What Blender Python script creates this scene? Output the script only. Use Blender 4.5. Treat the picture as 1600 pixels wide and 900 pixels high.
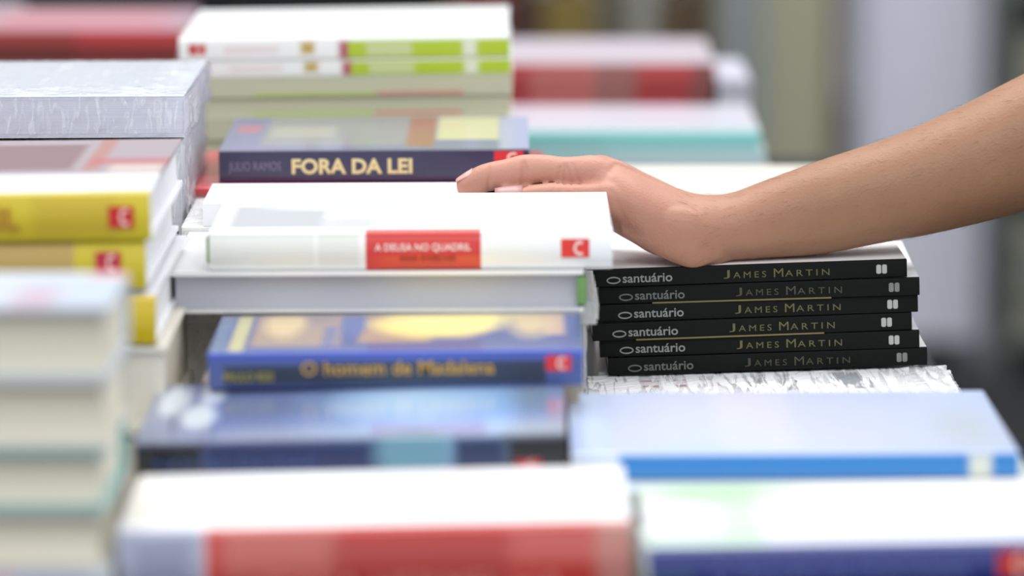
import bpy, bmesh, math, random
from mathutils import Vector, Matrix, Euler
random.seed(7)
R = math.radians
sc = bpy.context.scene
for o in list(bpy.data.objects):
    bpy.data.objects.remove(o)
C = sc.collection

# ------------------------------------------------------------------ camera
FPX = 6240.0
PITCH = 9.8
ZO = 0.87                       # height of the focus point above the floor
CAMLOC = Vector((0, -2.562, 0.4425 + ZO))
cd = bpy.data.cameras.new('camera')
cam = bpy.data.objects.new('camera', cd); C.objects.link(cam)
cam.location = CAMLOC
cam.rotation_euler = (R(90 - PITCH), 0, 0)
cd.sensor_width = 36.0
cd.lens = FPX / 1600 * 36
cd.dof.use_dof = True
cd.dof.focus_distance = 2.60
cd.dof.aperture_fstop = 2.9
cd.clip_start = 0.05; cd.clip_end = 60
sc.camera = cam

# ------------------------------------------------------------------ world, light, exposure
sc.view_settings.view_transform = 'Standard'
sc.view_settings.look = 'None'
sc.view_settings.exposure = 0.12
sc.view_settings.gamma = 1.0
sc.view_settings.use_curve_mapping = False
w = bpy.data.worlds.new('hall_air'); sc.world = w; w.use_nodes = True
bgn = w.node_tree.nodes['Background']
bgn.inputs[0].default_value = (0.86, 0.92, 1.0, 1); bgn.inputs[1].default_value = 0.80

def area(name, loc, rot, sx, sy, power, col=(1, 1, 1)):
    l = bpy.data.lights.new(name, 'AREA'); l.shape = 'RECTANGLE'; l.size = sx; l.size_y = sy
    l.energy = power; l.color = col
    o = bpy.data.objects.new(name, l); C.objects.link(o); o.location = loc; o.rotation_euler = rot
    return o
area('hall_ceiling_light', (0.3, 1.6, 4.6), (R(-8), 0, 0), 5.0, 3.0, 200, (1.0, 0.98, 0.95))
area('hall_ceiling_light', (-0.2, -2.6, 3.6), (R(36), 0, 0), 4.0, 1.6, 62, (1.0, 0.99, 0.97))

# ------------------------------------------------------------------ helpers
def at(px, py, Y):
    """local point (focus plane height = 0) seen at a pixel, at depth Y"""
    a = R(PITCH)
    cx = (px - 800) / FPX; cy = -(py - 450) / FPX
    fwd = Vector((0, math.cos(a), -math.sin(a))); up = Vector((0, math.sin(a), math.cos(a)))
    d = fwd + up * cy + Vector((1, 0, 0)) * cx
    t = (Y - CAMLOC.y) / d.y
    p = CAMLOC + d * t
    return p
def scale_at(Y, zl):
    a = R(PITCH)
    return FPX / ((Y - CAMLOC.y) * math.cos(a) + (CAMLOC.z - ZO - zl) * math.sin(a))

def setp(o, label=None, cat=None, group=None, kind=None):
    if label: o['label'] = label
    if cat: o['category'] = cat
    if group: o['group'] = group
    if kind: o['kind'] = kind
    return o

def mesh_obj(name, verts, faces, mat, parent=None, smooth=False):
    me = bpy.data.meshes.new(name); me.from_pydata([tuple(v) for v in verts], [], faces); me.update()
    bm = bmesh.new(); bm.from_mesh(me); bmesh.ops.recalc_face_normals(bm, faces=bm.faces); bm.to_mesh(me); bm.free()
    if mat: me.materials.append(mat)
    if smooth:
        for p in me.polygons: p.use_smooth = True
    o = bpy.data.objects.new(name, me); C.objects.link(o)
    if parent: o.parent = parent
    return o

def box_vf(x0, x1, y0, y1, z0, z1):
    v = [(x0,y0,z0),(x1,y0,z0),(x1,y1,z0),(x0,y1,z0),(x0,y0,z1),(x1,y0,z1),(x1,y1,z1),(x0,y1,z1)]
    f = [(0,3,2,1),(4,5,6,7),(0,1,5,4),(1,2,6,5),(2,3,7,6),(3,0,4,7)]
    return v, f
def boxes(name, lst, mat, parent=None, bevel=0):
    bm = bmesh.new()
    for b in lst:
        v, f = box_vf(*b)
        vs = [bm.verts.new(p) for p in v]
        for q in f: bm.faces.new([vs[i] for i in q])
    if bevel:
        bmesh.ops.bevel(bm, geom=bm.edges[:], offset=bevel, segments=2, affect='EDGES')
    bmesh.ops.recalc_face_normals(bm, faces=bm.faces)
    me = bpy.data.meshes.new(name); bm.to_mesh(me); bm.free()
    if mat: me.materials.append(mat)
    o = bpy.data.objects.new(name, me); C.objects.link(o)
    if parent: o.parent = parent
    return o

# ------------------------------------------------------------------ materials
def nt_new(name):
    m = bpy.data.materials.new(name); m.use_nodes = True
    nt = m.node_tree; b = nt.nodes['Principled BSDF']
    return m, nt, b
def rgb(r, g, b):
    """display 0-255 to linear"""
    def c(v):
        v /= 255.0
        return v / 12.92 if v <= 0.04045 else ((v + 0.055) / 1.055) ** 2.4
    return (c(r), c(g), c(b), 1)
_mc = {}
def plain(col, rough=0.5, spec=0.5, coat=0.0):
    k = (col, rough, spec, coat)
    if k in _mc: return _mc[k]
    m, nt, b = nt_new('surface')
    b.inputs['Base Color'].default_value = rgb(*col); b.inputs['Roughness'].default_value = rough
    b.inputs['Specular IOR Level'].default_value = spec; b.inputs['Coat Weight'].default_value = coat
    b.inputs['Coat Roughness'].default_value = 0.12
    n = nt.nodes.new('ShaderNodeTexNoise'); n.inputs['Scale'].default_value = 60
    bp = nt.nodes.new('ShaderNodeBump'); bp.inputs['Strength'].default_value = 0.03
    nt.links.new(n.outputs['Fac'], bp.inputs['Height']); nt.links.new(bp.outputs['Normal'], b.inputs['Normal'])
    _mc[k] = m
    return m

def pages_mat(col=(232, 230, 222), dark=0.82):
    k = ('pages', col)
    if k in _mc: return _mc[k]
    m, nt, b = nt_new('page_edges')
    tc = nt.nodes.new('ShaderNodeTexCoord'); mp = nt.nodes.new('ShaderNodeMapping')
    mp.inputs['Scale'].default_value = (3, 3, 1500)
    n = nt.nodes.new('ShaderNodeTexNoise'); n.inputs['Scale'].default_value = 1.0; n.inputs['Detail'].default_value = 3
    mx = nt.nodes.new('ShaderNodeMix'); mx.data_type = 'RGBA'
    c = rgb(*col)
    mx.inputs[6].default_value = (c[0]*dark, c[1]*dark, c[2]*dark, 1); mx.inputs[7].default_value = c
    L = nt.links.new
    L(tc.outputs['Object'], mp.inputs[0]); L(mp.outputs[0], n.inputs['Vector']); L(n.outputs['Fac'], mx.inputs[0])
    L(mx.outputs[2], b.inputs['Base Color']); b.inputs['Roughness'].default_value = 0.85
    b.inputs['Specular IOR Level'].default_value = 0.2
    bp = nt.nodes.new('ShaderNodeBump'); bp.inputs['Strength'].default_value = 0.25; bp.inputs['Distance'].default_value = 0.001
    L(n.outputs['Fac'], bp.inputs['Height']); L(bp.outputs[0], b.inputs['Normal'])
    _mc[k] = m
    return m

def art(base, patches, rough=0.3, coat=0.3, spec=0.5):
    """printed cover: base colour plus soft edged printed boxes / ellipses given in the cover's own coordinates"""
    m, nt, b = nt_new('printed_cover')
    L = nt.links.new
    tc = nt.nodes.new('ShaderNodeTexCoord'); src = tc.outputs['Object']
    nz = nt.nodes.new('ShaderNodeTexNoise'); nz.inputs['Scale'].default_value = 35; nz.inputs['Detail'].default_value = 4
    L(src, nz.inputs['Vector'])
    cur = None
    for (kind, c, h, col, soft) in patches:
        s = nt.nodes.new('ShaderNodeVectorMath'); s.operation = 'SUBTRACT'; L(src, s.inputs[0]); s.inputs[1].default_value = c
        if kind == 'b':
            a = nt.nodes.new('ShaderNodeVectorMath'); a.operation = 'ABSOLUTE'; L(s.outputs[0], a.inputs[0])
            q = nt.nodes.new('ShaderNodeVectorMath'); q.operation = 'SUBTRACT'; L(a.outputs[0], q.inputs[0]); q.inputs[1].default_value = h
            x = nt.nodes.new('ShaderNodeSeparateXYZ'); L(q.outputs[0], x.inputs[0])
            m1 = nt.nodes.new('ShaderNodeMath'); m1.operation = 'MAXIMUM'; L(x.outputs[0], m1.inputs[0]); L(x.outputs[1], m1.inputs[1])
            m2 = nt.nodes.new('ShaderNodeMath'); m2.operation = 'MAXIMUM'; L(m1.outputs[0], m2.inputs[0]); L(x.outputs[2], m2.inputs[1])
            val = m2.outputs[0]; lo, hi = -soft, soft
        else:
            q = nt.nodes.new('ShaderNodeVectorMath'); q.operation = 'DIVIDE'; L(s.outputs[0], q.inputs[0]); q.inputs[1].default_value = h
            ln = nt.nodes.new('ShaderNodeVectorMath'); ln.operation = 'LENGTH'; L(q.outputs[0], ln.inputs[0])
            ad = nt.nodes.new('ShaderNodeMath'); ad.operation = 'MULTIPLY_ADD'; L(nz.outputs['Fac'], ad.inputs[0]); ad.inputs[1].default_value = 0.5
            L(ln.outputs['Value'], ad.inputs[2]); val = ad.outputs[0]
            k = soft / max(1e-6, h[0]); lo, hi = 1.25 - k, 1.25 + k
        mr = nt.nodes.new('ShaderNodeMapRange'); L(val, mr.inputs['Value'])
        mr.inputs['From Min'].default_value = lo; mr.inputs['From Max'].default_value = hi
        mr.inputs['To Min'].default_value = 1; mr.inputs['To Max'].default_value = 0
        mx = nt.nodes.new('ShaderNodeMix'); mx.data_type = 'RGBA'
        L(mr.outputs[0], mx.inputs[0])
        if cur is None: mx.inputs[6].default_value = rgb(*base)
        else: L(cur, mx.inputs[6])
        mx.inputs[7].default_value = rgb(*col)
        cur = mx.outputs[2]
    if cur is None: b.inputs['Base Color'].default_value = rgb(*base)
    else: L(cur, b.inputs['Base Color'])
    b.inputs['Roughness'].default_value = rough; b.inputs['Coat Weight'].default_value = coat
    b.inputs['Coat Roughness'].default_value = 0.15; b.inputs['Specular IOR Level'].default_value = spec
    bp = nt.nodes.new('ShaderNodeBump'); bp.inputs['Strength'].default_value = 0.08; bp.inputs['Distance'].default_value = 0.002
    n2 = nt.nodes.new('ShaderNodeTexNoise'); n2.inputs['Scale'].default_value = 12; L(src, n2.inputs['Vector'])
    L(n2.outputs['Fac'], bp.inputs['Height']); L(bp.outputs[0], b.inputs['Normal'])
    return m

def film_mat(gl=0.12, scale=70, haze=0.5, thr=0.60, rotz=0.5, base=0.03, bump=0.7):
    m = bpy.data.materials.new('clear_film'); m.use_nodes = True; nt = m.node_tree
    for n in list(nt.nodes): nt.nodes.remove(n)
    L = nt.links.new
    out = nt.nodes.new('ShaderNodeOutputMaterial'); mix = nt.nodes.new('ShaderNodeMixShader'); mix2 = nt.nodes.new('ShaderNodeMixShader')
    tr = nt.nodes.new('ShaderNodeBsdfTransparent'); g = nt.nodes.new('ShaderNodeBsdfGlossy'); g.inputs['Roughness'].default_value = 0.16
    df = nt.nodes.new('ShaderNodeBsdfDiffuse'); df.inputs['Color'].default_value = (0.96, 0.96, 0.97, 1)
    lw = nt.nodes.new('ShaderNodeLayerWeight'); lw.inputs['Blend'].default_value = gl
    tc = nt.nodes.new('ShaderNodeTexCoord'); mp = nt.nodes.new('ShaderNodeMapping'); mp.inputs['Rotation'].default_value = (0, 0, rotz)
    mp.inputs['Scale'].default_value = (4.0, 0.45, 1.0)
    n = nt.nodes.new('ShaderNodeTexNoise'); n.inputs['Scale'].default_value = scale; n.inputs['Detail'].default_value = 3; n.inputs['Distortion'].default_value = 0.8
    bp = nt.nodes.new('ShaderNodeBump'); bp.inputs['Strength'].default_value = bump; bp.inputs['Distance'].default_value = 0.002
    mr = nt.nodes.new('ShaderNodeMapRange'); mr.inputs['From Min'].default_value = thr - 0.10; mr.inputs['From Max'].default_value = thr + 0.03
    mr.inputs['To Min'].default_value = base; mr.inputs['To Max'].default_value = haze
    L(tc.outputs['Object'], mp.inputs[0]); L(mp.outputs[0], n.inputs['Vector']); L(n.outputs['Fac'], bp.inputs['Height'])
    L(n.outputs['Fac'], mr.inputs['Value'])
    L(bp.outputs[0], g.inputs['Normal'])
    L(mr.outputs[0], mix2.inputs[0]); L(tr.outputs[0], mix2.inputs[1]); L(df.outputs[0], mix2.inputs[2])
    L(lw.outputs['Fresnel'], mix.inputs[0]); L(mix2.outputs[0], mix.inputs[1]); L(g.outputs[0], mix.inputs[2]); L(mix.outputs[0], out.inputs[0])
    return m
FILM = film_mat(.10, 60, .30, .62)
FILM_TIGHT = film_mat(.06, 40, .06, .7)

# ------------------------------------------------------------------ lettering
def lettering(name, text, x, z, width, height, col, parent, y=-0.0004, bold=0.0, rough=0.4, rot=0.0, space=1.0):
    cu = bpy.data.curves.new(name, 'FONT'); cu.body = text; cu.extrude = 0.01; cu.space_character = space; cu.offset = bold; cu.resolution_u = 3
    t = bpy.data.objects.new(name, cu); C.objects.link(t)
    dg = bpy.context.evaluated_depsgraph_get(); dg.update()
    me = bpy.data.meshes.new_from_object(t.evaluated_get(dg))
    bpy.data.objects.remove(t)
    xs = [v.co.x for v in me.vertices]; ys = [v.co.y for v in me.vertices]
    x0, x1, y0, y1 = min(xs), max(xs), min(ys), max(ys)
    sx = width / (x1 - x0); sy = height / (y1 - y0)
    for v in me.vertices:
        lx = (v.co.x - (x0 + x1) / 2) * sx; lz = (v.co.y - (y0 + y1) / 2) * sy
        v.co = (lx * math.cos(rot) - lz * math.sin(rot) + x, y - (v.co.z) * 0.02, lx * math.sin(rot) + lz * math.cos(rot) + z)
    me.name = name; me.materials.clear(); me.materials.append(plain(col, rough))
    o = bpy.data.objects.new(name, me); C.objects.link(o); o.parent = parent
    return o

def ring_mark(name, x, z, rx, rz, thick, col, parent, y=-0.0004):
    v = []; f = []; n = 28
    for yy in (y, y + 0.0003):
        for i in range(n):
            a = 2 * math.pi * i / n
            v.append((x + rx * math.cos(a), yy, z + rz * math.sin(a)))
            v.append((x + (rx - thick) * math.cos(a), yy, z + (rz - thick) * math.sin(a)))
    for i in range(n):
        j = (i + 1) % n
        f.append((2*i, 2*j, 2*j+1, 2*i+1)); f.append((2*n+2*i, 2*n+2*i+1, 2*n+2*j+1, 2*n+2*j))
        f.append((2*i, 2*n+2*i, 2*n+2*j, 2*j)); f.append((2*i+1, 2*j+1, 2*n+2*j+1, 2*n+2*i+1))
    return mesh_obj(name, v, f, plain(col), parent)

def red_logo(parent, x, z, wd, ht, col=(214, 44, 36), y=-0.0003, side=1):
    p = boxes('publisher_logo', [(x - wd/2, x + wd/2, y, y + 0.0003, z - ht/2, z + ht/2)], plain(col, 0.4), parent)
    # the pale curl inside the red block
    v = []; f = []; n = 12; cx = x + wd * 0.16 * side
    for i in range(n + 1):
        a = R(55 + 250 * i / n)
        for r in (0.36, 0.2):
            v.append((cx + wd*0.62*r*math.cos(a)*side, y - 0.0003, z + ht * r * 1.15 * math.sin(a)))
    for i in range(n): f.append((2*i, 2*i+1, 2*i+3, 2*i+2))
    k = len(v); v += [(a, b + 0.0002, c) for a, b, c in v]; f += [tuple(q + k for q in g) for g in f]
    mesh_obj('logo_mark', v, f, plain((240, 200, 190), 0.4), p)
    return p

# ------------------------------------------------------------------ the book
class Bk: pass
def book(name, label, group, pxl, pxr, Y, ztop, T, D, cover=(240, 240, 240), patches=(), pages=(232, 230, 222), hard=False,
         face='spine', roll=0.0, yaw=0.0, rough=0.3, coat=0.3, cat='book', row=None, wavy=False, L=None):
    """front edge spans pixels pxl..pxr at depth Y; ztop is the height of its top above the focus height.
    face says whether the spine or the page edges look at the aisle (-Y)."""
    s = scale_at(Y, ztop)
    X0 = (pxl - 800) / s; X1 = (pxr - 800) / s
    if L: X0 = X1 - L if L > 0 else X0; X1 = X1 if L > 0 else X0 - L
    Lg = X1 - X0
    root = bpy.data.objects.new(name, None); C.objects.link(root)
    root.empty_display_size = 0.02
    root.location = ((X0 + X1) / 2, Y, ztop - T + ZO)
    root.rotation_euler = (0, -R(roll), R(yaw))
    setp(root, label, cat, group)
    ct = 0.0026 if hard else 0.0006           # board thickness
    ov = 0.003 if hard else 0.0
    h = Lg / 2
    spine_first = (face == 'spine')
    def yy(v): return v if spine_first else D - v
    # cover profile in (y, z): fore edge top -> spine -> fore edge bottom
    rb = min(0.0035, T * 0.2) if hard else min(0.0012, T * 0.06)
    bul = 0.0022 if hard else 0.0003
    outer = [(D, T)]
    if hard: outer += [(0.012, T), (0.009, T - 0.0009), (0.006, T)]
    for i in range(5):
        a = R(90 * i / 4); outer.append((rb - rb * math.sin(a), T - rb + rb * math.cos(a)))
    for i in range(1, 6):
        q = i / 6; outer.append((-bul * math.sin(math.pi * q), T - rb - (T - 2 * rb) * q))
    for i in range(5):
        a = R(90 * i / 4); outer.append((rb - rb * math.cos(a), rb - rb * math.sin(a)))
    if hard: outer += [(0.006, 0), (0.009, 0.0009), (0.012, 0)]
    outer.append((D, 0))
    inner = []
    for (y, z) in outer:
        inner.append((max(y, ct) if y < D else D, min(max(z, ct), T - ct)))
    v = []; f = []; n = len(outer)
    NX = 12
    def wob(x, y, z):
        if not wavy: return 0.0
        return 0.0
    for k in range(NX + 1):
        x = -h + Lg * k / NX
        for (y, z) in outer: v.append((x, yy(y), z + wob(x, y, z)))
        for (y, z) in inner: v.append((x, yy(y), z))
    m = 2 * n
    for k in range(NX):
        a = k * m; b = a + m
        for i in range(n - 1):
            f.append((a+i, a+i+1, b+i+1, b+i)); f.append((a+n+i, b+n+i, b+n+i+1, a+n+i+1))
        for i in (0, n - 1): f.append((a+i, b+i, b+n+i, a+n+i))
    for k, a in ((0, 0), (1, NX * m)):
        for i in range(n - 1): f.append((a+i, a+n+i, a+n+i+1, a+i+1))
    B = Bk(); B.root = root; B.L = Lg; B.D = D; B.T = T
    pl = []
    for p in patches:
        kind = p[0]; u0, u1, a0, a1, col = p[1:6]; soft = p[6] if len(p) > 6 else 0.0008
        cx = (-0.5 + (u0 + u1) / 2) * Lg; hx = (u1 - u0) / 2 * Lg
        if kind in ('top', 'oval'):
            c = (cx, yy(0) * 0 + (a0 + a1) / 2 * D, T); hh = (hx, (a1 - a0) / 2 * D, 0.0015)
            if kind == 'oval': hh = (hx, hh[1], 0.02)
            pl.append(('b' if kind == 'top' else 'e', c, hh, col, soft))
        elif kind in ('spine', 'sblob'):
            c = (cx, 0, (a0 + a1) / 2 * T); hh = (hx, 0.004, (a1 - a0) / 2 * T)
            pl.append(('b' if kind == 'spine' else 'e', c, (hh[0], 0.02, hh[2]) if kind == 'sblob' else hh, col, soft))
        elif kind == 'wrap':            # runs over spine and cover alike
            pl.append(('b', (cx, a0 * D / 2 + a1 * D / 2, T / 2), (hx, (a1 - a0) / 2 * D + 0.004, T), col, soft))
    cm = art(cover, pl, rough, coat)
    cov = mesh_obj('cover', v, f, cm, root, smooth=False)
    # page block
    e = 0.0005
    y0, y1 = ct + 0.0004, D - ov - 0.0004
    z0, z1 = ct + 0.0001, T - ct - 0.0001
    bm = bmesh.new(); nx, ny, nz = 10, 6, 6
    vv, ff = [], []
    px0, px1 = -h + ov + e, h - ov - e
    if hard:   # hollow fore edge
        nseg = 8
        prof = [(y0, z0)] + [(y1 - 0.0025 * math.sin(math.pi * i / nseg), z0 + (z1 - z0) * i / nseg) for i in range(nseg + 1)] + [(y0, z1)]
    else:
        prof = [(y0, z0), (y1, z0), (y1, z1), (y0, z1)]
    for x in (px0, px1):
        for (y, z) in prof: vv.append((x, yy(y), z))
    k = len(prof)
    ff.append(tuple(range(k))); ff.append(tuple(range(2 * k - 1, k - 1, -1)))
    for i in range(k): j = (i + 1) % k; ff.append((i, i + k, j + k, j))
    bm.free()
    B.pages = mesh_obj('page_block', vv, ff, pages_mat(pages), root)
    B.cover = cov; B.root = root
    B.x0, B.x1, B.Y, B.zbot = X0, X1, Y, ztop - T
    B.X = lambda px, s=s: (px - 800) / s - (X0 + X1) / 2
    B.s = s
    return B

def film_over(B, extra=0.0015, amp=0.0012, mat=None, seed=1, top_amp=0.3):
    """clear wrinkled wrap around a book: a child of it"""
    h = B.L / 2 + extra; D = B.D; T = B.T
    bm = bmesh.new()
    v, f = box_vf(-h, h, -extra, D + extra, -0.0001, T + 0.0003)
    vs = [bm.verts.new(p) for p in v]
    for q in f: bm.faces.new([vs[i] for i in q])
    bmesh.ops.bevel(bm, geom=bm.edges[:], offset=0.003, segments=2, affect='EDGES')
    bmesh.ops.subdivide_edges(bm, edges=[e for e in bm.edges if e.calc_length() > 0.05], cuts=60, use_grid_fill=True)
    bmesh.ops.subdivide_edges(bm, edges=[e for e in bm.edges if e.calc_length() > 0.012], cuts=4, use_grid_fill=True)
    bm.normal_update()
    from mathutils import noise
    for q in bm.verts:
        c = q.co
        a = noise.noise(Vector((c.x * 160 + c.y * 90, c.y * 25 + seed, c.z * 60)))
        b2 = noise.noise(Vector((c.x * 60 - c.y * 120, c.y * 60, c.z * 90 + seed * 3)))
        edge = 1.0 if c.y < 0.05 or abs(c.x) > h - 0.03 else 0.35
        if c.z > 0.001:
            dd = q.normal * (abs(a) + 0.6 * abs(b2)) * amp * edge
            c += Vector((dd.x, dd.y, dd.z * top_amp))
    me = bpy.data.meshes.new('shrink_wrap'); bm.to_mesh(me); bm.free()
    me.materials.append(mat or FILM)
    o = bpy.data.objects.new('shrink_wrap', me); C.objects.link(o); o.parent = B.root
    setp(o, label='clear crinkled plastic wrap')
    return o

# ------------------------------------------------------------------ setting
def noise_mat(c1, c2, scale=20, rough=0.8, bump=0.1, stretch=(1, 1, 1)):
    m, nt, b = nt_new('setting_surface')
    tc = nt.nodes.new('ShaderNodeTexCoord'); mp = nt.nodes.new('ShaderNodeMapping'); mp.inputs['Scale'].default_value = stretch
    n = nt.nodes.new('ShaderNodeTexNoise'); n.inputs['Scale'].default_value = scale; n.inputs['Detail'].default_value = 5
    mx = nt.nodes.new('ShaderNodeMix'); mx.data_type = 'RGBA'; mx.inputs[6].default_value = rgb(*c1); mx.inputs[7].default_value = rgb(*c2)
    bp = nt.nodes.new('ShaderNodeBump'); bp.inputs['Strength'].default_value = bump
    L = nt.links.new
    L(tc.outputs['Object'], mp.inputs[0]); L(mp.outputs[0], n.inputs['Vector']); L(n.outputs['Fac'], mx.inputs[0])
    L(mx.outputs[2], b.inputs['Base Color']); L(n.outputs['Fac'], bp.inputs['Height']); L(bp.outputs[0], b.inputs['Normal'])
    b.inputs['Roughness'].default_value = rough
    return m
fl = boxes('floor', [(-6, 6, -4, 8, -0.05, 0)], noise_mat((22, 22, 25), (34, 34, 38), 40, 0.95)); setp(fl, kind='structure')
wb = boxes('wall_back', [(-6, 6, 8, 8.12, 0, 4.5)], noise_mat((196, 200, 206), (206, 208, 212), 2, 0.9)); setp(wb, kind='structure')

TZ = -0.09                        # table top below the focus height
# main table: board, black cloth with a hanging skirt, legs
TX0, TX1, TY0, TY1 = -1.0, 0.298, -0.80, 1.25
tb = bpy.data.objects.new('display_table', None); C.objects.link(tb); tb.location = ((TX0 + TX1) / 2, (TY0 + TY1) / 2, 0)
setp(tb, 'long book table under a black cloth, carrying all the book piles', 'table')
hx, hy = (TX1 - TX0) / 2, (TY1 - TY0) / 2
zt = ZO + TZ
boxes('table_top', [(-hx + .01, hx - .01, -hy + .01, hy - .01, zt - 0.03, zt - 0.003)], plain((120, 95, 70), 0.6), tb)
v = []; f = []
NS = 400
per = []
def rectpt(s):
    a, b2 = 2 * hx, 2 * hy; P = 2 * (a + b2); s = s * P
    if s < a: return (-hx + s, -hy, 0, -1)
    s -= a
    if s < b2: return (hx, -hy + s, 1, 0)
    s -= b2
    if s < a: return (hx - s, hy, 0, 1)
    s -= a
    return (-hx, hy - s, -1, 0)
for k, z in enumerate((zt, zt - 0.03, zt - 0.3, zt - 0.55, 0.02)):
    for i in range(NS):
        x, y, nx_, ny_ = rectpt(i / NS)
        a = [0, 0.0, 0.006, 0.009, 0.012][k]
        wv = a * (1 + math.sin(i * 0.9) * 0.9)
        if nx_ > 0: wv *= 0.3
        v.append((x + nx_ * wv, y + ny_ * wv, z))
for k in range(4):
    for i in range(NS):
        j = (i + 1) % NS; f.append((k*NS+i, k*NS+j, (k+1)*NS+j, (k+1)*NS+i))
f.append(tuple(range(NS)))
mesh_obj('table_cloth', v, f, plain((24, 24, 28), 0.9), tb)
for sx in (-1, 1):
    for sy in (-1, 1):
        x = sx * (hx - .06); y = sy * (hy - .06)
        boxes('leg', [(x - .02, x + .02, y - .02, y + .02, 0, zt - .03)], plain((90, 90, 95), 0.4), tb)

# ---- things standing far behind
def place(name, label, cat, loc, group=None):
    o = bpy.data.objects.new(name, None); C.objects.link(o); o.location = loc; setp(o, label, cat, group); return o
FX = lambda px, Y, z=0.6: (px - 800) / scale_at(Y, z - ZO)
# grey green post
Yp = 4.2
x0, x1 = FX(1118, Yp), FX(1192, Yp)
p = place('square_column', 'grey green square post behind the red and turquoise book piles', 'post', ((x0 + x1)/2, Yp + .05, 0))
boxes('shaft', [(-(x1-x0)/2, (x1-x0)/2, -.04, .04, 0.012, 2.4)], noise_mat((128, 138, 138), (146, 152, 152), 3, 0.6), p, 0.004)
boxes('base_plate', [(-(x1-x0)/2-.008, (x1-x0)/2+.008, -.05, .05, 0, .012)], plain((110, 112, 112), 0.5), p)
# beige panel with brown edge : the end of a tall cabinet
x0, x1 = FX(1192, Yp), FX(1300, Yp)
p = place('tall_cabinet', 'tall olive beige cabinet with a brown edge post behind the wrist', 'cabinet', ((x0 + x1)/2, Yp + .1, 0))
hw = (x1 - x0)/2
boxes('body', [(-hw, hw, -.08, .25, 0.05, 2.3)], noise_mat((158, 158, 132), (168, 166, 142), 2, 0.6, stretch=(8, 1, 1)), p, 0.003)
boxes('edge_post', [(hw, hw + FX(1318, Yp) - FX(1300, Yp), -.085, .25, 0.0, 2.32)], plain((112, 96, 82), 0.6), p, 0.002)
boxes('plinth', [(-hw+.01, hw-.002, -.06, .24, 0, .05)], plain((50, 48, 46), 0.7), p)
boxes('handle', [(-hw+.02, -hw+.03, -.1, -.08, 0.95, 1.1)], plain((170, 170, 165), 0.3), p, 0.002)
# lavender white partition
x0, x1 = FX(1338, 4.35), FX(1546, 4.35)
p = place('partition_panel', 'pale lavender freestanding partition panel behind the forearm', 'partition', ((x0 + x1)/2, 4.35, 0)); hw = (x1-x0)/2
boxes('panel', [(-hw, hw, -.012, .012, 0.03, 2.2)], noise_mat((224, 226, 240), (230, 232, 246), 2, 0.7, 0.02), p)
for s_ in (-1, 1): boxes('upright', [(s_*hw - .012, s_*hw + .012, -.018, .018, 0.0, 2.22)], plain((170, 172, 186), 0.4), p)
boxes('foot', [(-hw, -hw + .04, -.14, .14, 0, .03)], plain((120, 120, 126), 0.5), p); boxes('foot', [(hw - .04, hw, -.14, .14, 0, .03)], plain((120, 120, 126), 0.5), p)
# dark gap post between
x0, x1 = FX(1318, 4.6), FX(1350, 4.6)
# shelving unit at the right
Ys = 4.25
x0, x1 = FX(1552, Ys), FX(1552, Ys) + 0.9
p = place('shelving_unit', 'dark grey green shelving unit at the right edge of the view', 'shelf', ((x0 + x1)/2, Ys, 0)); hw = (x1-x0)/2
gm = noise_mat((88, 96, 90), (100, 106, 100), 3, 0.7)
boxes('side_panel', [(-hw, -hw + .02, -.12, .2, 0, 2.1)], gm, p); boxes('side_panel', [(hw - .02, hw, -.12, .2, 0, 2.1)], gm, p)
boxes('back_panel', [(-hw + .02, hw - .02, .19, .2, 0.05, 2.1)], plain((84, 90, 86), 0.8), p)
for z in (0.06, 0.36, 0.66, 0.96, 1.3, 1.7, 2.08):
    boxes('shelf', [(-hw + .02, hw - .02, -.12, .19, z, z + .02)], gm, p)
cc = [(150, 146, 128), (120, 118, 104), (136, 140, 128), (98, 100, 92), (160, 156, 140)]
for zi, z in enumerate((0.08, 0.38, 0.68)):
    for i in range(5):
        t = 0.03 + 0.008 * ((i * 7 + zi) % 3)
        zz = z + sum(0.031 + 0.008 * ((j * 7 + zi) % 3) for j in range(i)) + .001
        if zz + t > z + 0.27: break
        bx = -hw + .03
        b_ = place('boxed_set', 'flat box in the %s row of the dark shelving unit, %s from its board' % (('lowest', 'middle', 'upper')[zi], ('first', 'second', 'third', 'fourth', 'fifth')[i]), 'box', ((x0 + x1)/2 + bx + .01, Ys - .1, zz), 'flat boxes on the far shelving unit')
        boxes('box_body', [(0, .24, 0, .2, 0, t - .006)], plain(cc[(i + zi) % 5], 0.6), b_)
        boxes('box_lid', [(-.001, .241, -.001, .201, t - .006, t)], plain(cc[(i + zi + 2) % 5], 0.6), b_)

# far table with black skirt (upper left) and bookcase (upper middle)
Yb = 3.2
xL, xR = -1.25, FX(690, Yb)
p = place('trestle_table', 'far trestle table under a black cloth behind the left red books', 'table', ((xL + xR)/2, Yb + .35, 0)); hw = (xR - xL)/2
boxes('table_cloth', [(-hw, hw, -.35, .35, 0.01, 0.86)], plain((16, 16, 18), 0.95), p, 0.01)
boxes('cloth_border', [(-hw-.002, hw+.002, -.352, .352, 0.855, 0.864)], plain((28, 28, 30), 0.9), p)
xL, xR = FX(694, Yb), FX(1122, Yb)
p = place('low_bookcase', 'low brown bookcase behind the blurred red book pile', 'bookcase', ((xL + xR)/2, Yb, 0)); hw = (xR - xL)/2
bm_ = noise_mat((96, 84, 62), (116, 104, 80), 5, 0.7, stretch=(1, 1, 8))
for s_ in (-1, 1): boxes('side_panel', [(min(s_*hw, s_*(hw-.015)), max(s_*hw, s_*(hw-.015)), 0, .25, 0, 1.0)], bm_, p)
boxes('back_panel', [(-hw + .015, hw - .015, .24, .25, 0, 1.0)], plain((70, 58, 44), 0.8), p)
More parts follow.
